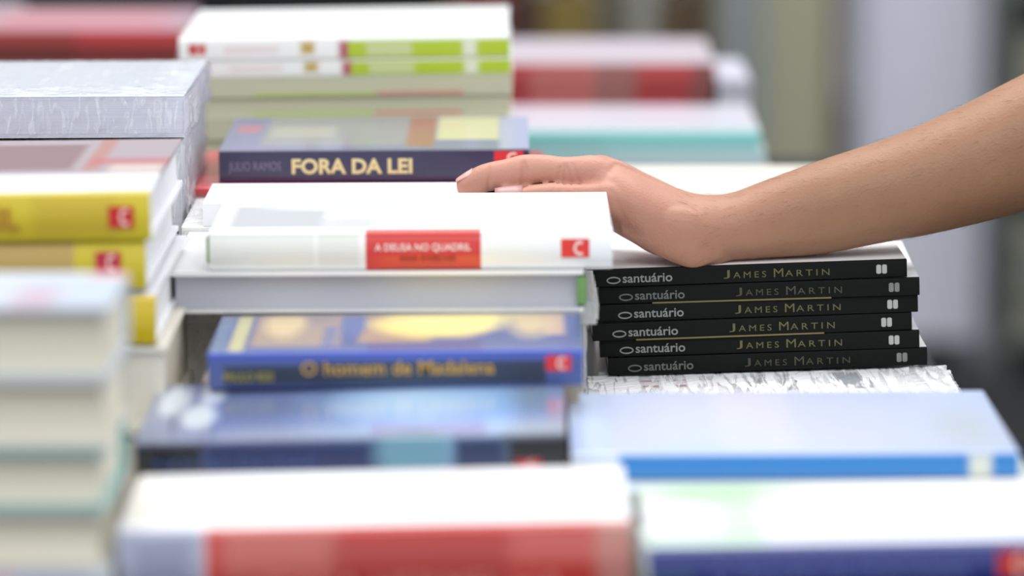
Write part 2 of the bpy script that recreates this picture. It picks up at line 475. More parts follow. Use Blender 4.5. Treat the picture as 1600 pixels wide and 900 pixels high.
for z in (0.05, 0.50, 0.97): boxes('shelf', [(-hw + .015, hw - .015, 0, .24, z, z + .018)], bm_, p)
cols = [((120, 22, 24), 'dark red', 4), ((64, 40, 30), 'dark brown', 3), ((122, 104, 46), 'olive', 4), ((92, 86, 72), 'taupe', 3), ((140, 140, 132), 'grey', 2), ((84, 66, 44), 'umber', 4)]
x = -hw + .018
ordn = ['leftmost', 'second', 'third', 'rightmost']
tot = sum(c[2] for c in cols); tk = (2 * hw - .036) / tot
for (col, cn, n) in cols:
    for i in range(n):
        hgt = 0.225 + 0.012 * ((i * 5 + n) % 3)
        pos = 'single' if n == 1 else ('leftmost', 'rightmost')[i] if n == 2 else ('leftmost', 'middle', 'rightmost')[i] if n == 3 else ordn[i] if i != 1 and i != 2 else ('second from left', 'third from left')[i-1]
        b_ = place('standing_book', 'upright %s book in the low bookcase, %s of the %s ones' % (cn, pos, cn), 'book', (p.location.x + x, Yb + .02, 0.5186), 'upright books in the far low bookcase')
        boxes('cover', [(0, tk - .001, 0, .002, 0, hgt), (0, .0015, .002, .16, 0, hgt), (tk - .0025, tk - .001, .002, .16, 0, hgt)], plain(col, 0.5), b_)
        boxes('page_block', [(.0016, tk - .0026, .003, .155, .002, hgt - .002)], pages_mat((210, 205, 190)), b_)
        x += tk

# ------------------------------------------------------------------ BOOKS
W = (244, 244, 242)
# --- column A : thick white books under the hand
gA = 'piles in the middle of the table'
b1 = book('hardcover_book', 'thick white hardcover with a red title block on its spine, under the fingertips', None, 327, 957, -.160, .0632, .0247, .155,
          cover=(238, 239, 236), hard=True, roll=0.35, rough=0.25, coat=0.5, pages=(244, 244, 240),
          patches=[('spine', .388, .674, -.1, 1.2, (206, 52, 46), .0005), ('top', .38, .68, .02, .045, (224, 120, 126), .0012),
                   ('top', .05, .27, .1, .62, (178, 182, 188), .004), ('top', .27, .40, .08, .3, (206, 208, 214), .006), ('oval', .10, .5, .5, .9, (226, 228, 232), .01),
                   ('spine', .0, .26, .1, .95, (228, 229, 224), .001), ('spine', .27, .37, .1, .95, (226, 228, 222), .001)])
r = b1.root; ws = b1.L
lettering('title_lettering', 'A DEUSA NO QUADRIL', b1.X(661), .0143, .0585, .0052, (250, 225, 222), r, y=-.0026, bold=.012)
lettering('author_lettering', 'ANA COELHO', b1.X(668), .0075, .034, .0034, (150, 40, 38), r, y=-.0026)
red_logo(r, b1.X(899), .0135, 44 / b1.s, 29 / b1.s, (222, 56, 46), y=-.0024)
# green inner flap showing at the left end of the pile's two white hardcovers
def green_end(B, side, yy0, yy1):
    x = side * (B.L / 2)
    o = boxes('green_tail_band', [(min(x - side*.004, x + side*.002), max(x - side*.004, x + side*.002), yy0, yy1, .004, B.T - .004)], plain((108, 152, 78), 0.35, 0.5, 0.5), B.root, 0.0008)
    return o
green_end(b1, -1, .003, .02)
b2 = book('hardcover_book', 'white hardcover turned with its pages to the aisle, right below the red-labelled one', None, 264, 912, -.163, .0385, .0255, .160,
          cover=(240, 240, 240), hard=True, face='pages', roll=0.3, pages=(188, 190, 200), rough=0.22, coat=0.6)
green_end(b2, 1, -.0012, .02); green_end(b2, -1, .13, .158)
film_over(b2, .0008, .0004, mat=FILM_TIGHT, seed=4)

b3 = book('paperback_book', 'blue and gold paperback with gold oval on its cover, beneath the white hardcovers', None, 325, 912, -.289, .0128, .0215, .162,
          cover=(66, 82, 142), roll=0.6, rough=0.25, coat=0.4, pages=(225, 222, 215),
          patches=[('top', .05, .09, .0, 1, (196, 190, 140), .0015), ('top', .11, .34, .12, 1, (190, 160, 116), .004), ('top', .4, .58, .18, .95, (196, 158, 104), .004),
                   ('oval', .13, .24, .3, .9, (214, 190, 140), .004), ('oval', .24, .33, .5, 1.0, (150, 130, 130), .004), ('oval', .34, .41, .3, .8, (84, 100, 160), .003), ('top', .30, .33, .1, .5, (90, 104, 160), .003), ('oval', .43, .74, .25, .85, (240, 214, 124), .008), ('oval', .80, .92, .3, .9, (206, 186, 140), .006), ('oval', .50, .80, .35, .98, (255, 232, 140), .010), ('top', .90, .95, .3, .9, (214, 180, 140), .003), ('top', .0, .04, 0, 1, (110, 128, 160), .002),
                   ('spine', .04, .27, .1, .62, (36, 48, 66), .001), ('spine', .27, .9, .08, .7, (34, 44, 66), .001), ('spine', -.1, 1.1, .8, 1.1, (58, 84, 176), .0015), ('top', -.1, 1.1, .72, 1.1, (44, 40, 52), .003)])
lettering('author_lettering', 'PAULO REIS', b3.X(388), .0072, .029, .0052, (160, 150, 60), b3.root, bold=.01)
lettering('title_lettering', 'O homem de Madalena', b3.X(622), .0118, .112, .0082, (196, 150, 60), b3.root, bold=.012, rot=R(0))
red_logo(b3.root, b3.X(873), .0135, .0145, .009, (214, 46, 50), y=-.0006)

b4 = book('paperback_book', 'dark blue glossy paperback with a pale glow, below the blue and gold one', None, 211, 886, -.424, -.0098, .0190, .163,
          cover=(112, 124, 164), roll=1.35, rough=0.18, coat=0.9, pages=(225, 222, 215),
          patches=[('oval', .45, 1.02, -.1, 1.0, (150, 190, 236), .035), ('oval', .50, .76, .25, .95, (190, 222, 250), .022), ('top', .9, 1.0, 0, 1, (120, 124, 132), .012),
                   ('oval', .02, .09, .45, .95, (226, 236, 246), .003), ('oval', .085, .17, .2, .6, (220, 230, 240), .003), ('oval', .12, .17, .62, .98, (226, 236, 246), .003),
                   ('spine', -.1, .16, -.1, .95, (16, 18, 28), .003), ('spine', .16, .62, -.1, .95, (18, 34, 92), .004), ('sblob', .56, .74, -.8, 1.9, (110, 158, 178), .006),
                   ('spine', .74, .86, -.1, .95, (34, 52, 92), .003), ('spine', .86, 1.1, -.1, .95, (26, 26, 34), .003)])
lettering('title_lettering', 'NOITES DE MAR', b4.X(370), .0062, .09, .0062, (60, 84, 140), b4.root)
red_logo(b4.root, b4.X(826), .0022, .014, .0042, (200, 40, 46))

b5 = book('hardcover_book', 'large white-covered book with a blurred red spine, at the bottom centre edge', None, 186, 988, -.605, -.0172, .038, .131,
          cover=(246, 246, 247), hard=True, roll=1.2, rough=.3, coat=.5, pages=(240, 240, 238),
          patches=[('wrap', -.1, .165, -.3, .03, (168, 172, 194), .002), ('spine', .04, .13, .3, .8, (134, 138, 168), .006), ('wrap', .168, 1.1, -.3, .03, (200, 60, 52), .002), ('spine', .21, .42, .35, .95, (206, 120, 108), .006), ('spine', .42, .75, .2, .75, (176, 66, 60), .006), ('spine', .77, .96, .5, .9, (210, 104, 96), .006), ('spine', .94, 1.1, -.1, 1.1, (200, 150, 138), .006)])
lettering('title_lettering', 'CASA VERMELHA', .02, .008, .15, .012, (220, 130, 120), b5.root, y=-.003)
# hidden supports below
gH = 'books at the bottom of the front piles'
book('paperback_book', 'book below the front red-spined book, at the very bottom of its pile', gH, 210, 970, -.60, -.0575, .0322, .15, cover=(200, 200, 205))

# column A lower: grey wrapped pile behind the blue gold book
a1 = book('shrink_wrapped_book', 'grey white plastic wrapped book directly below the page-edge hardcover', None, 285, 932, -.122, .0128, .0148, .115, cover=(214, 214, 214), pages=(244, 244, 240), face='pages')
film_over(a1, .0010, .0008, seed=9)
a2 = book('shrink_wrapped_book', 'thick plastic wrapped book in the gap left of the blue and gold one', None, 287, 912, -.118, -.0022, .045, .115, cover=(235, 235, 232), pages=(240, 238, 230), face='pages')
film_over(a2, .0010, .002, seed=12)
a3 = book('paperback_book', 'dark brown book at the foot of the wrapped middle pile', None, 283, 915, -.116, -.0474, .0424, .115, cover=(70, 44, 40), patches=[('spine', .04, .12, .2, .9, (170, 50, 50), .003)])
a4 = book('paperback_book', 'pale book below the blue and gold one, edge towards the left gap', None, 318, 905, -.262, -.0088, .0812, .130, cover=(196, 178, 150))
a5 = book('paperback_book', 'book at the bottom of the dark blue book pile', gH, 240, 880, -.43, -.0322, .0575, .160, cover=(180, 184, 196))

# Q column: behind the top white hardcover
q1 = book('paperback_book', 'slim white paperback just behind the red-labelled hardcover, touched by the fingers', None, 317, 893, .002, .0565, .016, .086, cover=(242, 242, 246), pages=(244, 244, 244), roll=0.3, rough=.3)
q2 = book('shrink_wrapped_book', 'crinkled plastic wrapped white book with a corner left of the white hardcovers', None, 284, 850, .002, .0402, .030, .125, cover=(240, 240, 240), pages=(240, 240, 240))
film_over(q2, .0015, .003, seed=21)
q3 = book('shrink_wrapped_book', 'white plastic wrapped book under the crinkled one, left of the page-edge hardcover', None, 268, 845, .004, .0100, .05, .125, cover=(226, 226, 226), pages=(230, 230, 230), patches=[('spine', -.1, .03, -.1, 1.1, (110, 150, 90), .002)])
film_over(q3, .0015, .002, seed=25)
q4 = book('paperback_book', 'book at the bottom of the pile behind the white hardcovers', gH, 280, 840, .004, -.0402, .0496, .125, cover=(180, 180, 180))

# --- column D : six black thin paperbacks and the wrapped pack below
gD = 'pile of identical black paperbacks with white and gold spine lettering'
TD = .01145
offs = [0, 20, 19, 9, 22, 34]
yw = [0.6, -1.0, 0.4, 1.2, -0.4, 0.3]
yof = [0, .0004, .0012, -.0003, .0008, .0]
lab = ['topmost black paperback of the pile, white cover edge under the wrist', 'black paperback second from the top of its pile, dim gold lettering',
       'black paperback third from the top of its pile', 'black paperback fourth from the top, set further left than its neighbours',
       'black paperback second from the bottom of its pile', 'bottom black paperback of the pile, lying on the plastic wrapped pack']
RD = 1.9
zD = .0138                    # top of the pile at its middle
first = None
for i in range(6):
    zt_ = zD - i * (TD + .0003)
    xl = 917 + offs[i]; xr = 1418 + offs[i]
    if first is None:
        B = book('paperback_book', lab[i], gD, xl, xr, .008, zt_, TD, .150, cover=(14, 15, 14), pages=(246, 246, 242), rough=.6, coat=.0,
                 patches=[('top', -.1, 1.1, .012, 1.1, (244, 245, 246), .0002), ('spine', -.1, 1.1, -.1, 1.1, (14, 15, 14), .0003)], yaw=yw[i])
        B.cover.data.materials[0].node_tree.nodes['Principled BSDF'].inputs['Specular IOR Level'].default_value = .15
        r = B.root; X = B.X
        zc = TD / 2
        ring_mark('round_initial', X(959), zc - .0014, .0046, .0024, .0009, (134, 136, 132), r)
        lettering('title_lettering', 'santuário', X(1012), zc - .0004, .0325, .0058, (134, 136, 132), r, bold=.012)
        # small capitals: larger J and M
        for (t, xx, wd, ht, dz) in (('J', 1136, .0040, .0056, 0), ('AMES', 1172, .0215, .0041, -.0006), ('M', 1217, .0062, .0056, 0), ('ARTIN', 1262, .0290, .0041, -.0006)):
            lettering('author_lettering', t, X(xx), zc + dz, wd, ht, (92, 90, 48), r, space=1.45)
        q = boxes('publisher_logo', [(X(1370), X(1377.6), -.0006, 0.0, zc - .0030, zc + .0030), (X(1379.0), X(1386.6), -.0006, 0.0, zc - .0030, zc + .0030)], plain((170, 172, 168)), r, .0005)
        first = B; base_loc = r.location.copy()
        r.rotation_euler = (0, -R(RD), R(yw[i]))
    else:
        src = first.root
        r = src.copy(); C.objects.link(r)
        for ch in list(src.children):
            c2 = ch.copy(); C.objects.link(c2); c2.parent = r
        r['label'] = lab[i]
        r.location = (base_loc.x + (offs[i] + random.uniform(-1, 1)) / first.s + 0.0, base_loc.y + yof[i], zt_ - TD + ZO - .0002 + offs[i] / first.s * math.sin(R(RD)))
        r.rotation_euler = (0, -R(RD), R(yw[i]))
        if i in (1, 5):
            for ch in r.children:
                if ch.name.split('.')[0] in ('title_lettering', 'author_lettering', 'round_initial', 'publisher_logo'):
                    ch.data = ch.data.copy(); ch.data.materials.clear()
                    ch.data.materials.append(plain({'a': (64, 62, 44), 't': (100, 102, 98), 'r': (100, 102, 98), 'p': (120, 122, 118)}[ch.name[0]]))
        if i in (1, 3):
            gl = boxes('gold_rule', [(X(1000 if i == 1 else 985), X(1280), -.0005, .0, -.0004, .0006)], plain((110, 104, 60), .35), r)
EP = book('shrink_wrapped_book_pack', 'white plastic wrapped pack under the black paperbacks', None, 926, 1505, -.075, zD - 6 * (TD + .00005) - .0012, .0, .170) if False else None
e1 = book('shrink_wrapped_book', 'white plastic wrapped book with crinkled film, under the pile of black paperbacks', None, 926, 1516, -.128, zD - 6*(TD+.0003) - .0015, .0235, .142,
          cover=(246, 246, 246), pages=(246, 246, 246), hard=True, roll=RD - .2, patches=[('top', .43, .62, .55, .93, (130, 140, 152), .001), ('top', .67, .78, .55, .93, (150, 158, 168), .001), ('top', .06, .40, .70, .75, (176, 60, 66), .001), ('top', .02, .38, .84, .87, (190, 90, 90), .001), ('top', .38, .43, .4, 1, (206, 208, 210), .001)])
film_over(e1, .0020, .0030, mat=film_mat(.05, 42, 1.0, .50, .45, .22, .4), seed=33, top_amp=.4)
e3 = book('paperback_book', 'book hidden under the black paperbacks, behind the wrapped pack', gH, 935, 1440, .022, zD - 6*(TD+.0003) - .0035, zD - 6*(TD+.0003) - .0035 - TZ - .0003, .125, cover=(230, 230, 230))
e2 = book('paperback_book', 'book at the bottom below the wrapped pack', gH, 930, 1480, -.125, e1.zbot - .004, e1.zbot - .004 - TZ - .0003, .140, cover=(230, 230, 230))

# --- column B : pale blue paperback, front right
bb = book('paperback_book', 'pale blue paperback with a bright blue spine in front of the black pile', None, 893, 1592, -.406, -.0222, .0145, .172,
          cover=(192, 210, 242), roll=.35, rough=.22, coat=.7, pages=(238, 240, 246),
          patches=[('oval', .05, .95, -.1, 1.1, (204, 218, 246), .05), ('top', .36, .50, .1, .95, (222, 226, 244), .010), ('oval', .84, .97, .05, .7, (196, 210, 224), .012),
                   ('spine', .105, 1.02, -.1, .93, (48, 132, 206), .0012), ('spine', -.1, .105, -.1, 1.1, (214, 226, 244), .0015), ('spine', .89, .94, -.1, .9, (226, 226, 214), .002)])
bc = book('paperback_book', 'white and green glossy book below the pale blue one', None, 930, 1625, -.435, -.0372, .018, .165, cover=(206, 216, 214), roll=.3, patches=[('spine', -.1, 1.1, -.1, 1.1, (170, 178, 172), .001)])
bd = book('paperback_book', 'book at the bottom of the pale blue book pile', gH, 935, 1600, -.435, -.0556, .0344, .165, cover=(190, 200, 190))
c1 = book('hardcover_book', 'white and green book with a navy spine and red logo, nearest at lower right', None, 1014, 1690, -.600, -.0275, .026, .143,
          cover=(248, 250, 250), hard=True, roll=1.2, rough=.25, coat=.6, pages=(240, 240, 238),
          patches=[('top', -.1, 1.1, -.1, .12, (176, 184, 216), .008), ('top', -.1, .24, -.1, .2, (176, 216, 170), .012), ('top', .20, .26, .1, 1.1, (186, 222, 180), .010), ('oval', .0, .35, .7, 1.1, (190, 224, 186), .02),
                   ('spine', -.1, 1.1, -.1, 1.1, (38, 50, 124), .001)])
lettering('title_lettering', 'O TESOURO DA MONTANHA', c1.X(1315), .0125, .128, .0105, (96, 108, 170), c1.root, y=-.0026)
red_logo(c1.root, c1.X(1590), .015, .019, .014, (206, 50, 34), y=-.0026)
lettering('author_lettering', 'LENA PRATES', c1.X(1050), .011, .022, .005, (90, 130, 130), c1.root, y=-.0026)
book('paperback_book', 'book at the bottom of the navy-spined book pile', gH, 1010, 1660, -.598, -.0560, .0338, .155, cover=(210, 210, 214))

# --- F : purple paperback with yellow title, red book under it
f1 = book('paperback_book', 'purple paperback with pale yellow capital lettering on its spine, behind the hand', None, 342, 827, .160, .0685, .0222, .176,
          cover=(66, 58, 104), roll=.35, rough=.28, coat=.6, pages=(225, 222, 215),
          patches=[('top', -.1, 1.1, 0, 1.1, (112, 116, 160), .0006), ('top', .13, .60, .15, 1.1, (150, 150, 142), .004), ('top', .15, .35, .4, .7, (176, 174, 160), .004), ('top', .6, .69, .1, 1, (158, 92, 66), .002), ('top', .70, .9, .3, 1.05, (226, 224, 160), .003), ('top', .91, 1.1, 0, 1.1, (190, 196, 222), .004),
                   ('top', .03, .1, .55, .75, (196, 90, 110), .003), ('spine', -.1, 1.1, -.1, 1.1, (38, 32, 74), .0006)])
lettering('author_lettering', 'JULIO RAMOS', f1.X(398), .0105, .036, .0082, (126, 120, 156), f1.root)
lettering('title_lettering', 'FORA DA LEI', f1.X(550), .0112, .083, .0108, (226, 214, 156), f1.root, bold=.035)
red_logo(f1.root, f1.X(795), .0165, .02, .009, (214, 34, 40))
f2 = book('hardcover_book', 'bright red book beneath the purple paperback', None, 273, 850, .140, .0458, .030, .18, cover=(196, 44, 52), hard=True, rough=.3, coat=.5,
          patches=[('top', -.1, .2, 0, 1, (216, 84, 96), .003), ('spine', .03, .08, .3, .8, (110, 110, 110), .002), ('top', .02, .1, .3, .8, (150, 40, 40), .003)])
f3 = book('paperback_book', 'greyish book under the bright red book', None, 300, 840, .145, .0157, .05, .17, cover=(190, 186, 176), face='pages')
f4 = book('paperback_book', 'book at the bottom of the purple paperback pile', gH, 305, 835, .145, -.0344, .0555, .17, cover=(170, 170, 170))

# --- G : tall pile of white and lime magazines
gG = 'tall pile behind the purple paperback'
def gp(extra=()):
    return [('spine', .50, 1.02, -.1, .82, (178, 202, 30), .0006), ('spine', .568, .705, .1, .72, (200, 212, 150), .002), ('spine', .86, .90, .0, .8, (226, 230, 210), .002),
            ('spine', .485, .512, .0, .8, (176, 70, 96), .002), ('spine', .37, .41, .25, .8, (190, 160, 60), .002), ('spine', .14, .30, .35, .6, (232, 214, 208), .002), ('top', .1, .6, .3, .9, (250, 244, 242), .01)]
g1 = book('paperback_book', 'white book with lime green spine half, topmost of the tall pile behind', gG, 279, 796, .380, .1225, .0158, .215, cover=(246, 246, 242), roll=.85, rough=.3, coat=.4, patches=gp())
red_logo(g1.root, g1.X(308), .0082, .0125, .0078, (198, 34, 34))
g2 = book('paperback_book', 'white book with lime green spine half, second from the top of the tall pile', gG, 287, 798, .382, .1066, .0128, .215, cover=(244, 244, 240), roll=.85, rough=.3, coat=.4, patches=gp())
red_logo(g2.root, g2.X(314), .0066, .0125, .0078, (190, 34, 34))
zg = .0937
nm = ['third', 'fourth', 'fifth', 'sixth', 'seventh', 'eighth', 'ninth']
for i, t in enumerate((.0150, .0150, .0165, .016, .017, .0165)):
    pt = [('spine', .30, .42, -.1, .14, (176, 196, 90), .001), ('spine', .5, .7, -.1, .2, (206, 120, 110), .001)]
    gi = book('paperback_book', 'pale green book, %s from the top of the tall pile behind the purple one' % nm[i], gG,
         290 - (i % 2) * 3, 800 - (i % 3) * 2, .382 + .003 * (i % 2), zg, t, .21, cover=(214, 214, 190) if i % 2 else (220, 222, 204), pages=(206, 206, 178), roll=.85, face='pages', rough=.5, coat=0)
    if i in (0, 1):
        boxes('printed_strip', [(-.07, .02, -.0004, .001, .0006, .0028)], plain((186, 202, 110), .5), gi.root)
        boxes('printed_strip', [(.021, .085, -.0004, .001, .0006, .0028)], plain((214, 140, 128), .5), gi.root)
    zg -= t + .0001
book('paperback_book', 'book at the bottom of the tall pile behind the purple paperback', gH, 290, 798, .384, zg - .002, zg - .002 - TZ - .0003, .2, cover=(210, 210, 200), face='pages')

# --- H : red-spined pile far right centre
gHh = 'blurred red-spined pile in the back'
zh = .031
for i, (t, c) in enumerate(((.0155, (186, 62, 60)), (.0150, (160, 44, 46)), (.0150, (176, 56, 58)))):
    book('paperback_book', 'blurred red book with pinkish cover in the back right pile, %s' % ('topmost', 'second from the top', 'third from the top')[i], gHh,
         640 + 4 * i, 1118 - 5 * i, 1.0 , zh, t, .21, cover=(204, 190, 198), rough=.3, coat=.5,
         patches=[('spine', -.1, 1.1, -.1, 1.1, c, .001), ('spine', .60, .74, -.1, 1.1, (150, 104, 98), .006), ('spine', .93, 1.1, -.1, 1.1, (126, 70, 66), .005), ('spine', .40, .60, .2, .9, (196, 116, 108), .006)])
    zh -= t + .0001
book('paperback_book', 'white wide book under the blurred red books in the back right pile', gHh, 690, 1110, .995, zh, .03, .20, cover=(204, 200, 210), patches=[('spine', -.1, 1.1, -.1, 1.1, (200, 196, 206), .002)])
zh -= .0301
book('paperback_book', 'book at the bottom of the blurred red-spined pile', gH, 700, 1108, 1.0, zh, zh - TZ - .0003, .20, cover=(190, 190, 196))
# white book right of it, lower
h2 = place('slim_box', 'pale grey slim box standing right beside the blurred red pile', 'box', (at(1147, 200, 1.0).x, 1.0, ZO + TZ + .0003))
boxes('box_body', [(-.0145, .0145, 0, .17, 0, .096)], plain((196, 194, 204), .5), h2, .001)
boxes('box_lid', [(-.0150, .0150, -.0005, .1705, .096, .106)], plain((180, 178, 190), .6), h2, .001)

# --- I : turquoise pile
gI = 'blurred turquoise and white pile behind the hand'
zi_ = .0035
specs = [(.0155, (150, 226, 222), (210, 208, 220), 'turquoise-spined book topmost of the pile behind the hand', 765, 1188),
         (.014, (196, 224, 228), (214, 236, 238), 'pale aqua book second in the turquoise pile behind the hand', 770, 1195),
         (.0145, (222, 230, 236), (230, 234, 238), 'bluish white book third in the turquoise pile behind the hand', 760, 1200)]
for (t, csp, ccov, lb, xl, xr) in specs:
    book('paperback_book', 'blurred ' + lb, gI, xl, xr, .75, zi_, t, .175, cover=ccov, rough=.3, coat=.5,
         patches=[('spine', -.1, 1.1, -.1, 1.1, csp, .001), ('spine', .0, .42, -.1, .5, (150, 214, 216), .006)])
    zi_ -= t + .0001
book('paperback_book', 'book at the bottom of the turquoise pile', gH, 775, 1190, .75, zi_, zi_ - TZ - .0003, .17, cover=(200, 205, 210))

# --- J : cream pile, behind wrist
gJ = 'cream covered pile behind the wrist'
zj = .0105
for i, (t, c) in enumerate(((.017, (236, 230, 216)), (.018, (226, 224, 222)), (.02, (214, 214, 216)))):
    book('paperback_book', ('cream white book whose cover shows just above the wrist', 'off-white book below the cream one behind the wrist', 'light grey book third in the pile behind the wrist')[i], gJ,
         838 + 5*i, 1308 - 4 * i, .345 + .002 * i, zj, t, .150, cover=c, rough=.35)
    zj -= t + .0001
book('paperback_book', 'book at the bottom of the cream pile', gH, 850, 1300, .35, zj, zj - TZ - .0003, .17, cover=(200, 200, 200))

# --- K : yellow hardcovers at left
gK = 'yellow-spined pile at the left'
zk = .1060
ys = (196, 176, 40)
k1 = book('hardcover_book', 'yellow-spined hardcover with a brown-red cover, topmost of the yellow pile', gK, -540, 235, -.300, zk, .0288, .225, cover=(236, 236, 242), hard=True, roll=.8, rough=.3, coat=.3, pages=(240, 240, 242),
          patches=[('top', -.1, 1.1, .34, 1.1, (104, 34, 34), .006), ('top', .60, .80, .42, .9, (120, 64, 54), .004), ('top', .83, .86, .4, 1, (180, 110, 90), .003), ('top', .89, .99, .36, .52, (226, 208, 192), .004), ('top', .88, 1.0, .0, .04, (150, 150, 156), .003), ('top', .84, 1.1, .5, .62, (190, 90, 90), .005),
                   ('spine', -.1, 1.1, -.1, 1.2, (206, 184, 34), .001), ('spine', .77, .92, .15, .8, (190, 160, 36), .006)])
lettering('title_lettering', 'BRASIL', k1.X(-40), .0145, .052, .013, (176, 118, 30), k1.root, y=-.003, bold=.02)
red_logo(k1.root, k1.X(190), .0145, .0145, .0125, (196, 30, 30), y=-.003)
zk -= .0291
k2 = book('hardcover_book', 'yellow-spined hardcover with an ochre band, second in the yellow pile', gK, -540, 228, -.296, zk, .0288, .222, cover=(236, 236, 240), hard=True, rough=.25, coat=.5, pages=(244, 244, 246), roll=.8,
          patches=[('spine', -.1, 1.1, -.1, 1.2, (206, 186, 40), .001), ('spine', -.1, .855, -.1, 1.2, (186, 156, 84), .0015)])
red_logo(k2.root, k2.X(170), .0165, .0145, .0125, (190, 40, 60), y=-.003)
zk -= .0291
k3 = book('hardcover_book', 'yellow-spined hardcover, third in the yellow pile beside the beige page edges', gK, -540, 243, -.298, zk-.001, .029, .222, cover=(236, 236, 240), hard=True, rough=.25, coat=.5, pages=(244, 244, 246),
          patches=[('spine', -.1, 1.1, -.1, 1.2, (206, 178, 30), .001)])
zk -= .0313
k4 = book('hardcover_book', 'beige book under the yellow-spined ones, left of the dark blue paperback', gK, -540, 262, -.296, zk, .050, .222, cover=(226, 220, 204), hard=True, pages=(232, 226, 210), face='pages')
zk -= .0502
book('hardcover_book', 'book at the bottom of the yellow-spined pile', gH, -540, 266, -.296, zk, zk - TZ - .0003, .222, cover=(215, 210, 196), hard=True, pages=(232, 226, 210), face='pages')

# --- L : glossy wrapped pile at upper left
gL = 'plastic wrapped pile at the upper left'
zl = .119
l1 = book('shrink_wrapped_book', 'lavender white book in shiny plastic, topmost of the upper left wrapped pile', gL, -400, 288, .05, zl, .0275, .205, cover=(228, 232, 240), pages=(212, 212, 226), face='pages', rough=.2, coat=.8, roll=.3)
film_over(l1, .002, .003, seed=41)
zl -= .0295
l2 = book('shrink_wrapped_book', 'second plastic wrapped book in the upper left pile, partly behind the yellow pile', gL, -400, 284, .05, zl, .06, .2, cover=(226, 226, 232), pages=(214, 214, 222), face='pages', rough=.2, coat=.8)
film_over(l2, .0015, .002, seed=44)
zl -= .0622
book('shrink_wrapped_book', 'book at the bottom of the upper left wrapped pile', gH, -400, 282, .05, zl, zl - TZ - .0003, .2, cover=(226, 226, 232), pages=(214, 214, 222), face='pages')

# --- M : red pile at far left back
gM = 'blurred red and brown pile at the far upper left'
zm = .0715
for i, (t, c, lb) in enumerate(((.0155, (196, 66, 68), 'red book topmost'), (.0125, (128, 50, 44), 'brown-red book second'), (.012, (176, 74, 74), 'faded red book third'), (.012, (128, 112, 112), 'greyish book fourth'))):
    book('paperback_book', 'blurred %s in the far upper left pile' % lb, gM, 30 + 2 * i, 286 - 3 * i, .9 + .003 * (i % 2), zm, t, .2, cover=(176, 136, 148) if i == 0 else (170, 150, 150), L=.32, rough=.3,
         patches=[('spine', -.1, 1.1, -.1, 1.1, c, .001), ('spine', .45, .7, -.1, 1.1, (c[0]*.8, c[1]*1.0, c[2]*.9), .01), ('top', .5, .9, .1, .8, (206, 110, 114), .02)])
    zm -= t + .0001
book('paperback_book', 'book at the bottom of the far upper left pile', gH, 30, 280, .9, zm, zm - TZ - .0003, .2, cover=(196, 196, 204), L=.32)
# small white thing at the corner
h3 = book('paperback_book', 'bright white book at the extreme upper left corner', None, -60, 14, 1.115, .059, .057, .13, cover=(248, 248, 248), L=.12)
book('paperback_book', 'book below the white one at the extreme upper left corner', gH, -60, 14, 1.115, .0018, .0915, .13, cover=(120, 40, 44), L=.12)

# --- N : beige page-edge pile, near left
gN = 'beige page-edge pile near the lower left'
zn = .0975
names = ['topmost', 'second from the top', 'third from the top', 'fourth from the top']
for i, (t, xr) in enumerate(((.0365, 168), (.0350, 166), (.0310, 162), (.030, 160))):
    cv = [(196, 206, 218), (206, 204, 196), (120, 176, 176), (190, 188, 180)][i]
    nb = book('paperback_book', 'thick book with cream page edges, %s in the lower left pile' % names[i], gN, -400, xr + 3, -.620, zn, t, .105, cover=cv, pages=(226, 220, 200), face='pages', rough=.35, coat=.5 if i == 0 else .1, hard=True,
         patches=[('top', .60, .72, .02, .9, (208, 212, 222), .008), ('top', .74, .82, .05, .5, (206, 150, 168), .008), ('top', .9, 1.1, .85, 1.05, (226, 120, 110), .003)] if i == 0 else [])
    zn -= t + .0002
n5 = book('paperback_book', 'grey blue and pink spined book at the foot of the page-edge pile', None, -520, 172, -.625, zn, zn - TZ - .0003, .15, cover=(190, 196, 206),
          patches=[('spine', .60, .76, .4, 1.1, (206, 150, 156), .01), ('spine', .80, .93, .2, .9, (140, 140, 170), .006), ('spine', .50, .76, -.1, .8, (206, 214, 220), .01)])

